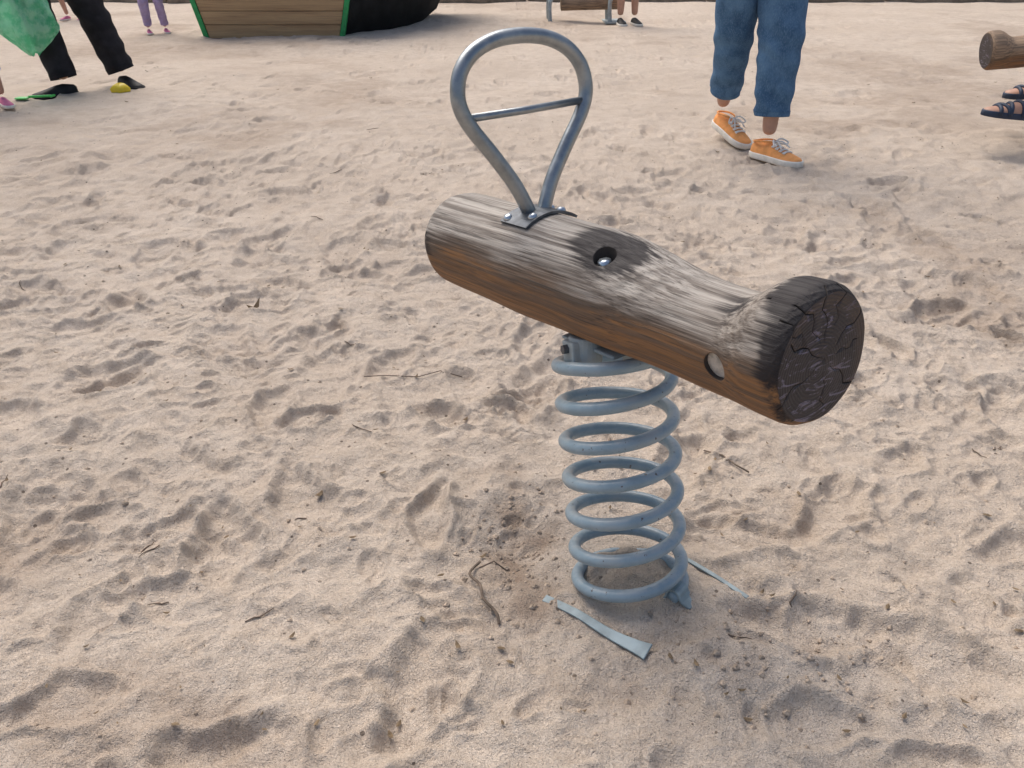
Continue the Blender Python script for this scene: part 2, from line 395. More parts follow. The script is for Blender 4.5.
def rocker(name,P0,d,u,base,detail=True,matlog=None):
    E=empty(name,P0); M=frame(P0,d,u)
    build_log('log_seat',E,M,matlog or M_log,0 if detail else 2,detail)
    hx=-.168; zb=R0-.004
    half=[(.012,0),(.034,.047),(.068,.096),(.099,.136),(.114,.163),(.117,.188),(.108,.216),(.084,.240),(.046,.255)]
    pts=[(-a,b) for a,b in half]+[(0,.2595)]+half[::-1]
    P=[Vector((hx-.02*(z/.25),y+.001,zb+z-.03*y)) for y,z in pts]; P=catmull(P,6)
    mesh('handle_loop',*xf(M,tube_geo(P,.0112,16)),M_steel,E)
    zc=.156; mesh('handle_crossbar',*xf(M,tube_geo([(hx-.012,-.109,zb+zc+.000),(hx-.012,0,zb+zc),(hx-.012,.110,zb+zc+.002)],.0058,12)),M_steel,E)
    V=[];F=[];na=9
    for i,xx in enumerate((hx-.028,hx+.040)):
        for lay in (0,.004):
            for k in range(na):
                a=math.radians(90+ (k-(na-1)/2)*8.5); rr=R0*1.012+.0015+lay; V.append((xx,math.cos(a)*rr,math.sin(a)*rr))
    ix=lambda i,l,k:(i*2+l)*na+k
    for k in range(na-1):
        F+= [(ix(0,1,k),ix(1,1,k),ix(1,1,k+1),ix(0,1,k+1)),(ix(0,0,k),ix(0,0,k+1),ix(1,0,k+1),ix(1,0,k))]
        for i in(0,1): F.append((ix(i,0,k),ix(i,1,k),ix(i,1,k+1),ix(i,0,k+1)))
    for k in(0,na-1): F.append((ix(0,0,k),ix(1,0,k),ix(1,1,k),ix(0,1,k)))
    o=mesh('handle_foot_plate',*xf(M,(V,F)),M_steel2,E,False); fixn(o)
    bl=[]
    for (bx,an) in ((hx+.028,18),(hx+.028,-18),(hx-.018,28),(hx-.018,-28)):
        a=math.radians(90+an); c=Vector((bx,math.cos(a)*R0*1.02,math.sin(a)*R0*1.02)); n=Vector((0,math.cos(a),math.sin(a)))
        bl.append(tube_geo([c,c+n*.006,c+n*.0095],[.0075,.0075,.004],14))
    bl.append(tube_geo([(.042,-.040,.043),(.0425,-.043,.058)],.0095,6))
    mesh('bolts',*xf(M,join_geo(bl)),M_bolt,E)
    if detail:
        mesh('side_plug',*xf(M,tube_geo([(.274,-.052,-.012),(.274,-.0685,-.0155)],.0172,20)),M_dust,E,False)
    B=Vector(base); top=Vector(P0)-M.col[2].xyz*(R0+.018)+Vector((.006,.003,0))
    ax=(top-B); Hh=ax.length; axn=ax.normalized()
    ex=(Vector((1,0,0))-axn.x*axn).normalized(); ey=axn.cross(ex)
    Rs=.0850; wr=.0102; P=[]; turns=7.12; th0=math.radians(-48); n=int(turns*44)
    for i in range(n+1):
        q=i/n*turns; th=th0+q*2*math.pi
        z0_,z1_=.008,.032
        if q<.9: z=z0_+(z1_-z0_)*(q/.9)**1.3
        elif q<6.75: z=z1_+(Hh-.008-z1_)*(q-.9)/(6.75-.9)
        else: z=Hh-.008+.008*(q-6.75)/(turns-6.75)
        P.append(B+axn*z+ex*math.cos(th)*Rs+ey*math.sin(th)*Rs)
    mesh('coil_spring',*tube_geo(P,wr,16),M_spring,E)
    g=[]
    Rm=Matrix((ex,ey,axn)).transposed()
    tp=B+axn*Hh
    g.append(box_geo(tp+axn*.018,(.12,.10,.006),M.to_3x3()))
    for sg in(-1,1):
        a=math.radians(180+22 if sg<0 else -40); c=tp+ex*math.cos(a)*.042+ey*math.sin(a)*.046
        g.append(tube_geo([c-axn*.020+ex*math.cos(a)*.006,c+axn*.030],[.024,.027],24))
        c2=tp+ex*math.cos(a)*.064+ey*math.sin(a)*.064
        g.append(box_geo(c2+axn*.010,(.036,.022,.034),Rm@Matrix.Rotation(a+1.57,3,'Z')))
    o=mesh('spring_bracket',*join_geo(g),M_brk,E,False); bevel(o,.003)
    g=[]
    for a in (math.radians(202),math.radians(-40)):
        c=tp+ex*math.cos(a)*.073+ey*math.sin(a)*.073+axn*.016; dr=(ex*math.cos(a)+ey*math.sin(a))
        g.append(tube_geo([c-dr*.01,c+dr*.010],.0075,6))
    mesh('bracket_bolts',*join_geo(g),M_steel2,E,False)
    a=math.radians(-38); c=B+ex*math.cos(a)*Rs+ey*math.sin(a)*Rs+axn*.010
    dr=(ex*math.cos(a)+ey*math.sin(a)); tn=axn.cross(dr); r_=wr+.003
    arc=[c-dr*.045-axn*.008,c-dr*(r_+.004)-axn*.006]+[c+dr*math.cos(q)*r_+axn*math.sin(q)*r_ for q in [math.radians(180-i*22.5) for i in range(9)]]+[c+dr*(r_+.004)-axn*.006,c+dr*.030-axn*.012]
    V=[];F=[]
    for p in arc: V+= [p+tn*.016,p-tn*.016]
    for i in range(len(arc)-1): F.append((2*i,2*i+1,2*i+3,2*i+2))
    o=mesh('foot_clamp',V,F,M_brk2,E,False); so=o.modifiers.new('s','SOLIDIFY'); so.thickness=.004; bevel(o,.001)
    return E,M
M_brk2=simple('bar_paint',(.27,.345,.37),.5,0,.25,25)
E,M=rocker('spring_rocker',(.140,1.1236,.4846),(.574,-.811,.097),(-.119,.154,.980),(.194,1.026,-.002))
def bar(P,W,th,par,name):
    P=catmull(P,8); V=[];F=[]; n=len(P)
    for i,p in enumerate(P):
        tdir=(P[min(n-1,i+1)]-P[max(0,i-1)]).normalized(); side=tdir.cross(Vector((0,0,1))).normalized(); up=side.cross(tdir)
        w=W[0]+(W[1]-W[0])*(i/(n-1))**4
        side=(side-up*.35).normalized()
        V+=[p-side*w/2,p+side*w/2]
    for i in range(n-1): F.append((2*i,2*i+1,2*i+3,2*i+2))
    o=mesh(name,V,F,M_brk2,par,False); so=o.modifiers.new('s','SOLIDIFY'); so.thickness=th; bevel(o,.0008,1); return o
bar([(.052,1.003,gz(.052,1.003)+.003),(.10,.958,gz(.10,.958)+.007),(.15,.913,gz(.15,.913)+.007),(.20,.872,gz(.2,.872)+.008)],(.013,.028),.004,E,'base_bar_1')
bar([(.28,1.09,gz(.28,1.09)+.004),(.33,1.038,gz(.33,1.038)+.004),(.375,.985,gz(.375,.985)+.000)],(.007,.007),.003,E,'base_bar_2')

# ---------------------------------------------------------------- people
def skinned(name,par,J,edges,bonemat,mats):
    me=D.meshes.new(name); me.from_pydata([tuple(j[0]) for j in J],edges,[]); o=D.objects.new(name,me); link(o)
    m=o.modifiers.new('sk','SKIN'); m.use_smooth_shade=True; m.branch_smoothing=.6
    sv=me.skin_vertices[0].data
    for i,j in enumerate(J):
        r=j[1]; sv[i].radius=(r,r) if not hasattr(r,'__len__') else r; sv[i].use_root=(i==0)
    s=o.modifiers.new('su','SUBSURF'); s.levels=2; s.render_levels=2
    bpy.context.view_layer.update()
    dg=bpy.context.evaluated_depsgraph_get(); nm=D.meshes.new_from_object(o.evaluated_get(dg)); o.modifiers.clear(); o.data=nm
    nm.materials.clear()
    for mm in mats: nm.materials.append(mm)
    seg=[(Vector(J[a][0]),Vector(J[b][0])) for a,b in edges]
    for p in nm.polygons:
        c=p.center; best=9;bi=0
        for k,(a,b) in enumerate(seg):
            ab=b-a; tt=max(0,min(1,(c-a).dot(ab)/max(1e-9,ab.length_squared))); dd=(c-a-ab*tt).length
            if dd<best: best=dd;bi=k
        p.material_index=bonemat[bi]; p.use_smooth=True
    parent(o,par); return o
def head(par,c,fwd,s,hair,long=False):
    f=Vector(fwd); f.z=0; f.normalize(); sd=Vector((0,0,1)).cross(f); up=Vector((0,0,1)); c=Vector(c)
    V=[];F=[];idx=[];nu,nv=28,20
    for i in range(nv+1):
        ph=math.pi*i/nv
        for k in range(nu):
            th=2*math.pi*k/nu; x=math.sin(ph)*math.cos(th); y=math.sin(ph)*math.sin(th); z=math.cos(ph)
            rx=.095;ry=.075;rz=.118
            if z<0: ry*=1-.30*z*z; rx*=1-.12*z*z
            p=Vector((x*rx,y*ry,z*rz))
            if x>0:
                nose=math.exp(-(y/.16)**2-((z+.12)/.17)**2); p.x+=.024*nose
                for sg in(-1,1): p.x-=.012*math.exp(-((y-sg*.38)/.18)**2-((z-.04)/.14)**2)
                p.x+=.006*math.exp(-(y/.3)**2-((z+.48)/.09)**2)
            V.append(c+s*(f*p.x+sd*p.y+up*p.z))
    for i in range(nv):
        for k in range(nu):
            F.append((i*nu+k,(i+1)*nu+k,(i+1)*nu+(k+1)%nu,i*nu+(k+1)%nu)); th=2*math.pi*(k+.5)/nu; z=math.cos(math.pi*(i+.5)/nv); y=math.sin(th)*math.sin(math.pi*(i+.5)/nv); x=math.cos(th)
            idx.append(1 if (x>.3 and -.56<z<-.42 and abs(y)<.25) else 0)
    mesh('head',V,F,[M_skin,M_lip],par,True,idx)
    V=[];F=[]
    for i in range(nv+1):
        ph=math.pi*i/nv
        for k in range(nu):
            th=2*math.pi*k/nu; x=math.sin(ph)*math.cos(th); y=math.sin(ph)*math.sin(th); z=math.cos(ph)
            lim=.45 if x>.25 else (-.1 if x>-.1 else (-.75 if not long else -1))
            sc=1.09 if z>lim else .9
            p=Vector((x*.097,y*.08,z*.118))*sc*(1+.02*math.sin(th*17))
            if long and x<-.05 and z<0: p.z-=.10; p.x=-.075; 
            V.append(c+s*(f*p.x+sd*p.y+up*p.z))
    for i in range(nv):
        for k in range(nu): F.append((i*nu+k,(i+1)*nu+k,(i+1)*nu+(k+1)%nu,i*nu+(k+1)%nu))
    mesh('hair',V,F,hair,par)
    g=[];e=[]
    for sg in(-1,1):
        a=c+s*(sd*sg*.074+up*-.01); g.append(tube_geo([a-up*.03*s,a+sd*sg*.012*s,a+up*.03*s],[.006*s,.014*s,.008*s],10))
        a=c+s*(f*.079+sd*sg*.029+up*.004); e.append(tube_geo([a-sd*.013*s,a+f*.003*s,a+sd*.013*s],[.002*s,.007*s,.002*s],10))
    mesh('ears',*join_geo(g),M_skin,par); mesh('eyes',*join_geo(e),M_eye,par)
def hand(par,w,dr,s,nm='hand'):
    w=Vector(w); d=Vector(dr).normalized(); sd=d.cross(Vector((0,0,1))); sd=sd.normalized() if sd.length>.1 else Vector((0,1,0)); n=sd.cross(d)
    J=[(w-d*.02*s,.022*s),(w+d*.045*s,(.030*s,.018*s))]; E_=[(0,1)]
    for k,(o_,L) in enumerate(((-.030,.060),(-.010,.075),(.010,.080),(.030,.070))):
        b=w+d*.075*s+sd*o_*s*.9; i=len(J); J.append((b,.010*s)); E_.append((1,i)); p=b
        for q in range(3):
            dd=(d*math.cos(.35*(q+1))+n*math.sin(.35*(q+1))); p=p+dd*L*s/3*1.1; J.append((p,(.009-.001*q)*s)); E_.append((i+q,i+q+1))
    i=len(J); p=w+d*.03*s+sd*.035*s; J.append((p,.012*s)); E_.append((1,i)); 
    J.append((p+(d+sd*.6)*.028*s,.010*s)); E_.append((i,i+1)); J.append((p+(d*2.0+sd*.7+n*.3)*.026*s,.008*s)); E_.append((i+1,i+2))
    return skinned(nm,par,J,E_,[0]*len(E_),[M_skin])
def pants_leg(par,P,R,mat,seed=0,amp=.006,nm='trouser_leg'):
    P=catmull(P,20); n=len(P); rr=[]
    m=len(R)-1
    for i in range(n):
        t_=i/(n-1)*m; a=int(min(m-1,t_)); rr.append(R[a]+(R[a+1]-R[a])*(t_-a))
    SG=48
    V,F=tube_geo(P,rr,SG,False,False)
    for i in range(n):
        for k in range(SG):
            a=2*math.pi*k/SG; v=V[i*SG+k]; dr=(v-P[i]).normalized(); tt=i/(n-1)
            kn=math.exp(-((tt-.52)/.10)**2)+.8*math.exp(-((tt-.88)/.12)**2)+.22
            w=amp*kn*(math.sin(tt*60+2.6*math.sin(a+seed)+seed)*max(0,math.sin(a*.5+seed))+.6*math.sin(tt*37+4*math.sin(a+seed*2)))
            w+=amp*.8*math.sin(2*a+seed+tt*3)+amp*.5*math.sin(3*a-seed+tt*5)
            V[i*SG+k]=v+dr*w
    base=(n-1)*SG
    st=len(V)
    for k in range(SG): V.append(P[-1]+(V[base+k]-P[-1])*.93+(P[-1]-P[-2]).normalized()*(-.003))
    st2=len(V)
    for k in range(SG): V.append(P[-4]+(V[base-3*SG+k]-P[-4])*.90)
    for k in range(SG):
        F.append((base+k,base+(k+1)%SG,st+(k+1)%SG,st+k)); F.append((st+k,st+(k+1)%SG,st2+(k+1)%SG,st2+k))
    o=mesh(nm,V,F,mat,par)
    rs=n-5; loop=[V[rs*SG+k]+(V[rs*SG+k]-P[rs]).normalized()*.0005 for k in range(SG)]
    mesh(nm+'_hem',*tube_geo(loop,.0018,6,True),mat,par)
    return o
def shoe(par,heel,dirxy,L,pitch,upmat,solemat,laces=True,sandal=False,nm='shoe'):
    a=math.atan2(dirxy[1],dirxy[0])
    Mx=Matrix.Translation(heel)@Matrix.Rotation(a,4,'Z')@Matrix.Rotation(pitch,4,'Y')
    k=L/.26; xs_=[0,.012,.035,.075,.115,.150,.185,.215,.240,.254,.260]
    hw=[.016,.027,.033,.034,.036,.041,.045,.0435,.036,.024,.010]; hh=[.055,.066,.070,.076,.070,.060,.050,.043,.038,.033,.026]
    V=[];F=[];ns=17
    for x,w,h in zip(xs_,hw,hh):
        for j in range(ns):
            q=math.pi*j/(ns-1); cx=math.cos(q); sy=math.sin(q)
            V.append((x*k,math.copysign(abs(cx)**.75,cx)*w*k*(1-.18*sy**3),(.012+(h-.012)*sy**.85)*k))
    m=len(xs_)
    for i in range(m-1):
        for j in range(ns-1): F.append((i*ns+j,(i+1)*ns+j,(i+1)*ns+j+1,i*ns+j+1))
    F.append(tuple(range(ns))); F.append(tuple((m-1)*ns+j for j in range(ns))[::-1])
    o=mesh(nm+'_upper',*xf(Mx,(V,F)),upmat if not sandal else M_skin,par); fixn(o)
    V=[];F=[]
    ol=[(x,w+.0045) for x,w in zip(xs_,hw)]; ol[0]=(-.004,.018); ol[-1]=(.266,.012)
    pts=[(x,w) for x,w in ol]+[(x,-w) for x,w in reversed(ol)]; n=len(pts)
    for z,sc in ((0,.97),(.004,1),(.022,1),(.026,.975)):
        for x,w in pts: V.append(((x-.13)*k*sc+.13*k,w*k*sc,z*k))
    for l in range(3):
        for i in range(n): F.append((l*n+i,l*n+(i+1)%n,(l+1)*n+(i+1)%n,(l+1)*n+i))
    F.append(tuple(range(n))[::-1]); F.append(tuple(3*n+i for i in range(n)))
    o=mesh(nm+'_sole',*xf(Mx,(V,F)),solemat,par); fixn(o)
    def arc(x,dh,r,q0=.12,q1=.88,skew=0,flat=1.0):
        w=np.interp(x,xs_,hw); h=np.interp(x,xs_,hh); P=[]
        for j in range(13):
            q=math.pi*(q0+(q1-q0)*j/12); c_=math.cos(q); s_=math.sin(q)
            P.append(((x+skew*c_)*k,math.copysign(abs(c_)**.75,c_)*(w*(1-.18*s_**3)+dh)*k,(.012+(h-.012)*s_**.85+dh)*k))
        return tube_geo(P,r*k,8,False,True,flat)
    if laces:
        g=[arc(x,.002,.0040,.32,.68,skew=sk) for x in (.122,.143,.164,.184) for sk in (.008,-.008)]
        for sg in(-1,1):
            c=Vector((.112*k,0,.080*k)); P=[c,c+Vector((.012,sg*.026,.014))*k,c+Vector((.035,sg*.048,.0))*k,c+Vector((.034,sg*.030,-.006))*k,c]
            g.append(tube_geo(catmull(P,6),.0036*k,6)); P=[c,c+Vector((.03,sg*.014,.006))*k,c+Vector((.062,sg*.028,-.016))*k]; g.append(tube_geo(catmull(P,6),.0034*k,6))
        mesh(nm+'_laces',*xf(Mx,join_geo(g)),M_lace,par)
        P=[(.005,0,.068),(.03,.027,.074),(.07,.030,.080),(.10,.018,.082),(.112,0,.080),(.10,-.018,.082),(.07,-.030,.080),(.03,-.027,.074)]
        mesh(nm+'_collar',*xf(Mx,tube_geo([Vector(p)*k for p in catmull(P,4,True)],.0042*k,8,True)),upmat,par)
    if sandal:
        g=[arc(x,.002,r,.0,1.0,skew=sk) for x,r,sk in ((.20,.009,.01),(.178,.009,-.012),(.145,.009,.012),(.10,.010,-.01),(.03,.010,0.0))]
        mesh(nm+'_straps',*xf(Mx,join_geo(g)),upmat,par)
    return Mx
def person(name,s,hips,knees,ankles,feetdir,pel,chest,neck,headc,sh,el,wr,fwd,mats,hem,legR,shoekw,heels=None,pitch=(0,0),hair=None,long=False,pantsamp=.005,sleeve=1):
    E=empty(name,(pel[0],pel[1],0))
    J=[(pel,(.135*s,.10*s))]; e=[];bm=[]
    def add(p,r,a,m): J.append((p,r)); e.append((a,len(J)-1)); bm.append(m); return len(J)-1
    pel=Vector(pel);chest=Vector(chest)
    wst=add(pel.lerp(chest,.45),(.115*s,.085*s),0,1); ch=add(chest,(.14*s,.10*s),wst,1)
    nk=add(neck,.052*s,ch,1); add(Vector(headc)-Vector((0,0,.05*s)),.05*s,nk,0)
    for i in range(2):
        a=add(sh[i],.05*s,ch,1); b=add(Vector(sh[i]).lerp(Vector(el[i]),.5),.043*s,a,1); b=add(el[i],.036*s,b,1 if sleeve>1 else 0); add(wr[i],.024*s,b,1 if sleeve>1 else 0)
        h=add(hips[i],.085*s,0,2); k_=add(knees[i],.052*s,h,2 if hem>0 else 0)
        md=Vector(knees[i]).lerp(Vector(ankles[i]),.35); mi=add(md,.050*s,k_,0); add(ankles[i],.033*s,mi,0)
    skinned('body',E,J,e,bm,[M_skin,mats['top'],mats['bottom']])
    for i in range(2):
        hand(E,wr[i],(Vector(wr[i])-Vector(el[i])),s,'hand_%d'%(i+1))
        if hem>0:
            he=Vector(knees[i]).lerp(Vector(ankles[i]),hem)
            hp=Vector(hips[i])
            pants_leg(E,[hp+Vector((0,0,.05*s)),hp.lerp(Vector(knees[i]),.5),Vector(knees[i]),Vector(knees[i]).lerp(he,.5),he],legR,mats['bottom'],i*2.1+s*3,pantsamp)
        fd=Vector((feetdir[i][0],feetdir[i][1])).normalized()
        L=shoekw['L']
        if heels: hl=Vector(heels[i])
        else:
            hl=Vector((ankles[i][0]-fd.x*L*.22,ankles[i][1]-fd.y*L*.22,ankles[i][2]-.09*s))
        kw=dict(shoekw); kw.pop('L')
        shoe(E,hl,fd,L,pitch[i],nm='shoe_%d'%(i+1),**kw)
    head(E,headc,fwd,s,hair or M_hair,long)
    return E
g2=max(gz(1.2,3.78),gz(1.27,3.7),gz(1.15,3.86)); g1=max(gz(1.08,4.0),gz(1.05,4.05))
person('woman_walking',1.0,
 hips=[(1.00,4.00,.86),(1.16,3.97,.86)],knees=[(1.01,4.07,.50),(1.170,3.87,.50)],ankles=[(1.03,4.20,.155+g1),(1.165,3.835,.098+g2)],
 feetdir=[(.42,-.9),(.58,-.8)],pel=(1.08,3.99,.94),chest=(1.08,3.97,1.28),neck=(1.08,3.96,1.46),headc=(1.09,3.93,1.60),
 sh=[(.91,3.99,1.40),(1.25,3.97,1.40)],el=[(.86,3.93,1.12),(1.30,4.05,1.12)],wr=[(.87,3.76,.95),(1.31,4.02,.88)],fwd=(.3,-.95,0),
 mats=dict(top=M_stripe,bottom=M_jeans),hem=.78,legR=[.112,.104,.092,.080,.071],
 shoekw=dict(L=.27,upmat=M_orange,solemat=M_white),heels=[(1.012,4.245,.064+g1),(1.118,3.895,-.005+g2)],pitch=(.25,0),long=True,pantsamp=.0066)
gA=gz(-2.81,5.47); gB=gz(-2.5,5.73)
person('man_in_black_trousers',1.05,
 hips=[(-2.95,5.5,.88),(-2.77,5.56,.88)],knees=[(-2.83,5.38,.50),(-2.61,5.58,.50)],ankles=[(-2.74,5.34,.085+gA),(-2.49,5.60,.085+gB)],
 feetdir=[(-.75,-.65),(.75,-.65)],pel=(-2.86,5.53,.97),chest=(-2.88,5.50,1.34),neck=(-2.88,5.49,1.52),headc=(-2.88,5.45,1.68),
 sh=[(-3.06,5.50,1.46),(-2.68,5.52,1.46)],el=[(-3.10,5.42,1.17),(-2.62,5.5,1.17)],wr=[(-2.98,5.27,.97),(-2.60,5.40,.93)],fwd=(-.2,-.9,0),
 mats=dict(top=M_black,bottom=M_black),hem=.97,legR=[.12,.108,.096,.086,.080],shoekw=dict(L=.26,upmat=M_blackshoe,solemat=M_blackshoe,laces=False),pantsamp=.005)
def child(name,x,y,s,fd,top,bot,shoe_m,hem=.9,sep=.09):
    g=gz(x,y); f=Vector((fd[0],fd[1],0)).normalized(); sd=Vector((-f.y,f.x,0)); b=Vector((x,y,g))
    p=lambda a,c,z:b+sd*a+f*c+Vector((0,0,z*s))
    person(name,s,hips=[p(-.08*s,0,.84),p(.08*s,0,.84)],knees=[p(-sep,.05,.47),p(sep*1.2,.03,.47)],ankles=[p(-sep,0,.09),p(sep*1.5,-.04,.09)],
     feetdir=[(f.x-.2*f.y,f.y),(f.x+.3,f.y)],pel=p(0,0,.93),chest=p(0,0,1.25),neck=p(0,0,1.43),headc=p(0,.03,1.60),
     sh=[p(-.16*s,0,1.36),p(.16*s,0,1.36)],el=[p(-.2*s,0,1.1),p(.2*s,.03,1.1)],wr=[p(-.19*s,.1,.9),p(.2*s,.1,.9)],fwd=f,
     mats=dict(top=top,bottom=bot),hem=hem,legR=[.09*s,.09*s,.075*s,.068*s,.06*s],shoekw=dict(L=.25*s,upmat=shoe_m,solemat=M_white,laces=False),pantsamp=.003)
child('child_in_pink_shoes',-2.95,4.82,.66,(.5,-.8),M_pink,M_purple,M_pink,.45,.06)
child('child_in_purple_leggings',-3.42,8.60,.60,(.3,-1),M_purple,M_purple,M_pink,.9,.06)
child('child_playing',-4.72,9.7,.60,(-.5,-1),M_pink,M_purple,M_pink,.3,.08)
child('adult_in_dark_sneakers',1.20,9.5,1.0,(-.1,-1),M_stripe,M_black,M_blackshoe,-1,.06)
E=empty('green_plastic_bag',(-2.83,5.25,.3))
V=[];F=[];nu,nv=72,36
for i in range(nv):
    tt=i/(nv-1); z=.27+.62*tt
    w=.165*math.sin(min(1,tt*3.2+.12)*math.pi/2)*(1-.78*sst(.35,1,tt)); 
    for k in range(nu):
        a=2*math.pi*k/nu; m=1+.14*math.sin(3*a+tt*5)+.09*math.sin(7*a-tt*9)+.06*math.sin(13*a+tt*14)+.04*math.sin(19*a-tt*25)
        V.append((-2.79-.10*tt+w*m*math.cos(a),5.17+.03*tt+w*.55*m*math.sin(a),z+.012*math.sin(5*a)*(1-tt)))
for i in range(nv-1):
    for k in range(nu): F.append((i*nu+k,i*nu+(k+1)%nu,(i+1)*nu+(k+1)%nu,(i+1)*nu+k))
F.append(tuple(range(nu))[::-1]); mesh('bag_body',V,F,M_bag,E)
mesh('bag_handle',*tube_geo(catmull([(-2.89,5.20,.88),(-2.93,5.22,.95),(-2.95,5.23,.99),(-2.90,5.22,.94),(-2.88,5.20,.88)],6),.008,8),M_bag,E)
def gp(x,y,dz=0): return Vector((x,y,gz(x,y)+dz))
c=gp(-2.82,5.08,.012); E=empty('toy_spade',c)
V,F=join_geo([tube_geo([c+Vector((.10,.03,.01)),c+Vector((-.02,-.01,.012))],.007,8),box_geo(c+Vector((-.05,-.02,.006)),(.07,.05,.008)),tube_geo([c+Vector((.10,.01,.01)),c+Vector((.105,.05,.01))],.007,8)])
bevel(mesh('spade',V,F,M_gplast,E,False),.002)
c=gp(-2.40,5.32,.0); E=empty('toy_sand_mould',c)
V=[];F=[];ns=20
for (z,r) in ((0,.05),(.02,.055),(.035,.042),(.045,.03),(.05,.012)):
    for k in range(ns):
        a=2*math.pi*k/ns; rr=r*(1+.14*math.cos(5*a)); V.append(c+Vector((math.cos(a)*rr,math.sin(a)*rr,z)))
for i in range(4):
    for k in range(ns): F.append((i*ns+k,i*ns+(k+1)%ns,(i+1)*ns+(k+1)%ns,(i+1)*ns+k))
F.append(tuple(4*ns+k for k in range(ns))); mesh('mould',V,F,M_yellow,E)

# second rocker with riding child
E2,_=rocker('spring_rocker',(2.53,4.02,.468),(-.98,.10,-.10),(-.10,.0,1),(2.64,4.1,-.01),False,M_log2)
person('child_riding',.68,hips=[(2.80,4.18,.58),(2.80,3.99,.58)],knees=[(2.62,4.26,.53),(2.60,3.90,.48)],ankles=[(2.62,4.26,.25),(2.32,3.88,.215)],
 feetdir=[(-1,-.1),(-1,-.15)],pel=(2.84,4.08,.62),chest=(2.84,4.08,.84),neck=(2.83,4.08,.96),headc=(2.80,4.08,1.07),
 sh=[(2.83,4.19,.91),(2.83,3.97,.91)],el=[(2.73,4.24,.78),(2.73,3.93,.78)],wr=[(2.60,4.18,.74),(2.60,4.00,.74)],fwd=(-1,0,0),
 mats=dict(top=M_stripe,bottom=M_jeans),hem=.25,legR=[.07,.068,.06,.058,.058],shoekw=dict(L=.26,upmat=M_navy,solemat=M_navy,laces=False,sandal=True),pitch=(0,-.12),pantsamp=.003)

# ---------------------------------------------------------------- wooden boat
E=empty('wooden_play_boat',(-2.2,9,0))
sec=[(0,.61,.84,0,.95),(.6,.66,.95,.0,.95),(1.2,.60,.92,.03,.98),(1.8,.40,.72,.12,1.05),(2.3,.16,.42,.30,1.15),(2.6,.02,.08,.55,1.25)]
V=[];F=[];A=Vector((.55,.83,0)); C=Vector((-2.24,8.46,-.02))
SS=[]
for i in range(len(sec)-1):
    for j in range(5): SS.append([sec[i][k]+(sec[i+1][k]-sec[i][k])*j/5 for k in range(5)])
SS.append(list(sec[-1]))
prof=lambda s_:[(-s_[2],s_[4]),(-(s_[1]+s_[2])/2*1.04,(s_[3]+s_[4])*.45),(-s_[1],s_[3]+.03),(-s_[1]*.9,s_[3]),(0,s_[3]-.01),(s_[1]*.9,s_[3]),(s_[1],s_[3]+.03),((s_[1]+s_[2])/2*1.04,(s_[3]+s_[4])*.45),(s_[2],s_[4])]
for s_ in SS:
    for (a_,z_) in prof(s_): V.append(C+A*s_[0]+Vector((a_,0,z_)))
for i in range(len(SS)-1):
    for k in range(8): F.append((i*9+k,i*9+k+1,(i+1)*9+k+1,(i+1)*9+k))
o=mesh('hull',V,F,M_hull,E); o.modifiers.new('s','SOLIDIFY').thickness=.03
pl=[]; n=8
for i in range(n):
    z0=.95*i/n+.002; z1=.95*(i+1)/n-.002; w0=.61+(.23)*z0/.95; w1=.61+.23*z1/.95; VV=[]
    for yy in(-.045,-.01):
        VV+=[(-w0,yy,z0),(w0,yy,z0),(w1,yy,z1),(-w1,yy,z1)]
    pl.append(([C+Vector(v) for v in VV],[(0,1,2,3),(4,7,6,5),(0,4,5,1),(1,5,6,2),(2,6,7,3),(3,7,4,0)]))
bevel(mesh('transom_planks',*join_geo(pl),M_plank,E,False),.003)
g=[]
for sg in(-1,1):
    a0=C+Vector((sg*.612,-.055,-.01)); a1=C+Vector((sg*.845,-.055,.97)); 
    g.append(([a0,a0+Vector((sg*.045,0,0)),a1+Vector((sg*.045,0,0)),a1,a0+Vector((0,.05,0)),a0+Vector((sg*.045,.05,0)),a1+Vector((sg*.045,.05,0)),a1+Vector((0,.05,0))],[(0,1,2,3),(4,7,6,5),(0,4,5,1),(1,5,6,2),(2,6,7,3),(3,7,4,0)]))
g.append(box_geo(C+Vector((0,-.03,.97)),(1.8,.07,.05)))
for sg in(-1,1):
    P=[C+A*s_[0]+Vector((sg*s_[2],0,s_[4])) for s_ in SS]; g.append(tube_geo(P,.03,8))
o=mesh('green_trim',*join_geo(g),M_green,E,False); fixn(o)
P=[C+A*s_[0]+Vector((-s_[2]*.93,0,.55)) for s_ in SS[:-6]]+[C+A*s_[0]+Vector((s_[2]*.93,0,.55)) for s_ in SS[:-6]][::-1]
mesh('deck',P,[tuple(range(len(P)))],M_plank,E,False)

# log bench
E=empty('log_bench',(.8,9.95,0)); Mx=frame((.82,9.75,.19+gz(.85,9.75)),(1,.03,.02),(0,0,1))
mesh('bench_log',*xf(Mx,tube_geo([(-.30,0,0),(-.295,0,0),(0,0,.005),(.34,0,0),(.345,0,0)],[.06,.075,.078,.075,.06],28)),M_log2,E)
g=[]
for sx_ in(-.36,.28):
    g.append(box_geo((sx_,0,-.19),(.22,.34,.02))); 
    for sy in(-1,1): g.append(tube_geo(catmull([(sx_-.06,sy*.12,-.18),(sx_-.06,sy*.11,.02),(sx_+.02,sy*.06,.09),(sx_+.06,0,.10)],6),.022,10))
bevel(mesh('bench_frames',*xf(Mx,join_geo(g)),M_brk,E,False),.003)

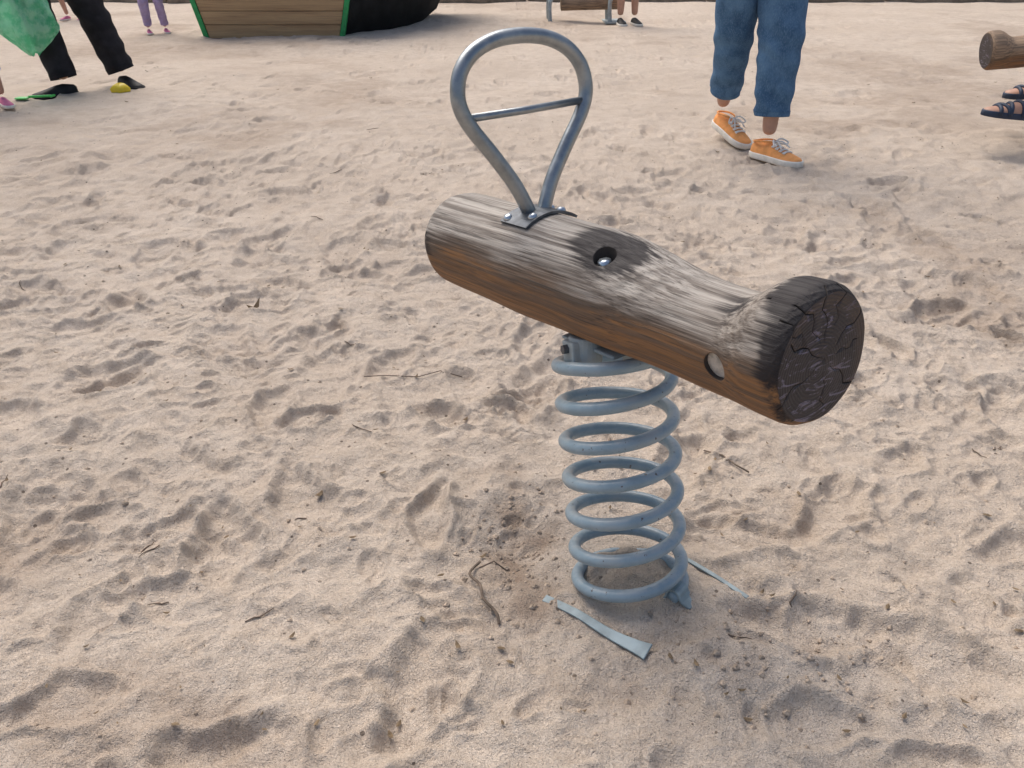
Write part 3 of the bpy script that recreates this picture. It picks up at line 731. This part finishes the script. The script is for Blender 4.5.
# kerb and path beyond
E=empty('timber_kerb',(0,12.6,0)); g=[]
for i in range(12):
    g.append(box_geo((-13+i*2.4,12.2+.05*math.sin(i),.02),(2.37,.12,.16)))
bevel(mesh('kerb_beams',*join_geo(g),M_kerb,E,False),.012)
V=[];F=[];
for i in range(41):
    x=-60+i*3
    V+=[(x,12.3,.04),(x,15.4,.04)]
for i in range(40): F.append((2*i,2*i+2,2*i+3,2*i+1))
mesh('park_path',V,F,M_path)

# ---------------------------------------------------------------- debris
def leafquad(c,s,a,curl):
    c=Vector(c); ca,sa=math.cos(a),math.sin(a); P=[]
    for (x,y,z) in ((-1,0,curl),(-.3,.45,0),(.5,.35,.1),(1.1,0,curl*1.2),(.5,-.35,.15),(-.3,-.45,.05),(0,0,.25)):
        P.append(c+Vector(((x*ca-y*sa)*s,(x*sa+y*ca)*s,z*s)))
    return P,[(6,i,(i+1)%6) for i in range(6)]
g=[];cl=[];tw=[]
rr=random.Random(7)
for i in range(280):
    y=.75+6*rr.random()**1.7; x=rr.uniform(-1,1)*(.25+.68*y); g.append(leafquad(gp(x,y,.004),rr.uniform(.002,.007)*(1+.15*y),rr.random()*6.28,rr.uniform(0,.6)))
g.append(leafquad(gp(-.72,2.12,.012),.024,1,.9)); g.append(leafquad(gp(-.36,1.25,.006),.012,1,.5)); g.append(leafquad(gp(-.08,.88,.006),.008,2,.5))
mesh('dry_leaf_litter',*join_geo(g),M_leafdry,None,False)
def clod(c,s):
    V=[];F=[];nu,nv=9,6; ph0=rr.random()*9
    for i in range(nv+1):
        for k in range(nu):
            p=math.pi*i/nv; t_=2*math.pi*k/nu; m=s*(1+.28*math.sin(3*t_+ph0+i)+.2*math.sin(5*p+ph0*2)); V.append(Vector(c)+Vector((math.sin(p)*math.cos(t_)*m,math.sin(p)*math.sin(t_)*m,math.cos(p)*m*.7)))
    for i in range(nv):
        for k in range(nu): F.append((i*nu+k,(i+1)*nu+k,(i+1)*nu+(k+1)%nu,i*nu+(k+1)%nu))
    return V,F
for i in range(700):
    a=rr.random()
    if a<.28: x,y=rr.gauss(.02,.05),rr.gauss(1.14,.10)
    elif a<.5: x,y=rr.gauss(.33,.14),rr.gauss(.87,.06)
    else:
        y=.7+2.2*rr.random(); x=rr.uniform(-1,1)*(.25+.68*y)
    s=rr.choice((.0015,.002,.002,.003,.003,.004,.005)); cl.append(clod(gp(x,y,-s*.1),s))
M_clod=simple('damp_sand_clod',(.48,.385,.30),.95,0,.25,60,.003,200,.15)
mesh('sand_clods',*join_geo(cl),M_clod)
for i in range(26):
    y=.8+4.5*rr.random()**1.5; x=rr.uniform(-1,1)*(.25+.66*y); a=rr.random()*6.28; L=rr.uniform(.015,.04)*(1+.2*y); P=[]
    for j in range(5):
        q=(j/4-.5)*L; px=x+math.cos(a)*q+rr.gauss(0,.05)*L; py=y+math.sin(a)*q+rr.gauss(0,.05)*L; P.append(gp(px,py,.002))
    tw.append(tube_geo(P,[.0010,.0014,.0014,.001,.0006],6))
P=[gp(-.055,1.085,.008),gp(-.07,1.045,.012),gp(-.052,1.015,.010),gp(-.045,.985,.010),gp(-.025,.96,.008),gp(-.02,.945,.003)]
tw.append(tube_geo(catmull(P,6),[.0024]*31,8)); P=[gp(-.055,1.06,.010),gp(-.03,1.07,.02),gp(-.01,1.065,.012)]; tw.append(tube_geo(P,.0014,6))
P=[gp(-.35,1.72,.004),gp(-.30,1.715,.004),gp(-.22,1.70,.004),gp(-.17,1.73,.004),gp(-.12,1.74,.004)]; tw.append(tube_geo(P,.0012,6))
P=[gp(.40,1.44,.004),gp(.43,1.41,.004),gp(.45,1.38,.006),gp(.47,1.35,.006)]; tw.append(tube_geo(P,.0018,6))
mesh('twigs',*join_geo(tw),M_twig)

# ---------------------------------------------------------------- trees
def tree(seed):
    r=random.Random(seed); g=[]; tips=[]
    g.append(tube_geo([(0,0,-.1),(0.03,0,1.2),(.1,.05,2.8),(.05,.1,4.6),(0,.1,6.5)],[.24,.19,.15,.10,.04],12))
    for i in range(12):
        z=2.2+i*.36; a=i*2.4+r.random(); L=2.5-.1*i; b=Vector((.06,.05,z)); m=b+Vector((math.cos(a)*L*.5,math.sin(a)*L*.5,.5)); e_=b+Vector((math.cos(a)*L,math.sin(a)*L,1.0+r.random()*.6))
        g.append(tube_geo([b,m,e_],[.07,.045,.015],7)); tips+= [m,e_,e_.lerp(m,.5)]
    tips.append(Vector((0,.1,6.7)))
    V=[];F=[]
    for c in tips:
        for cl_ in range(5):
            cc=c+Vector((r.gauss(0,.45),r.gauss(0,.45),r.gauss(0,.35)))
            for k in range(38):
                p=cc+Vector((r.gauss(0,.24),r.gauss(0,.24),r.gauss(0,.18))); s=r.uniform(.05,.10); d1=Vector((r.gauss(0,1),r.gauss(0,1),r.gauss(0,.5))).normalized(); d2=d1.orthogonal().normalized()
                b=len(V); V+=[p-d1*s,p+d2*s*.5,p+d1*s,p-d2*s*.5]; F.append((b,b+1,b+2,b+3))
    return join_geo(g),(V,F)
T=[tree(1),tree(2)]; md=[]
for k,(a_,b_) in enumerate(T):
    m1=D.meshes.new('trunk'); m1.from_pydata([tuple(v) for v in a_[0]],[],a_[1]); m1.materials.append(M_bark)
    m2=D.meshes.new('crown'); m2.from_pydata([tuple(v) for v in b_[0]],[],b_[1]); m2.materials.append(M_leaf); md.append((m1,m2))
for i,(x,y,s) in enumerate([(-15,20,1.3),(-9,24,1.1),(-3.5,26,1.25),(1.5,25,1.4),(6,21,1.2),(11,22,1.35),(17,18,1.2),(-19,22,1.4),(-12,9,1.2),(12,9,1.2)]):
    e=empty('leafy_tree',M=Matrix.Translation((x,y,0))@Matrix.Rotation(i*1.7,4,'Z')@Matrix.Scale(s,4))
    for nm,mm in zip(('trunk','crown'),md[i%2]):
        o=D.objects.new(nm,mm); link(o); o.parent=e

# ---------------------------------------------------------------- camera, light, world
cam=D.cameras.new('camera'); co_=D.objects.new('camera',cam); link(co_); co_.location=(0,0,.95); co_.rotation_euler=(math.radians(90-29.2),0,0)
cam.sensor_width=36; cam.lens=29.14; cam.clip_end=1500; cam.clip_start=.02; S.camera=co_
W=D.worlds.new('World'); S.world=W; W.use_nodes=True; nt=W.node_tree; bg=nt.nodes['Background']; sky=nt.nodes.new('ShaderNodeTexSky'); sky.sky_type='NISHITA'; sky.sun_disc=False
EL,AZ=56,-30
sky.sun_elevation=math.radians(EL); sky.sun_rotation=math.radians(AZ); sky.dust_density=4; sky.ozone_density=.3
nt.links.new(sky.outputs[0],bg.inputs[0]); bg.inputs[1].default_value=.15
L=D.lights.new('sun','SUN'); L.energy=2.55; L.angle=math.radians(50); L.color=(1,.95,.88); lo=D.objects.new('sun',L); link(lo)
sd=Vector((math.sin(math.radians(AZ))*math.cos(math.radians(EL)),math.cos(math.radians(AZ))*math.cos(math.radians(EL)),math.sin(math.radians(EL))))
lo.rotation_euler=sd.to_track_quat('Z','Y').to_euler(); lo.location=(0,0,10)
S.view_settings.view_transform='Standard'; S.view_settings.look='None'; S.view_settings.exposure=0
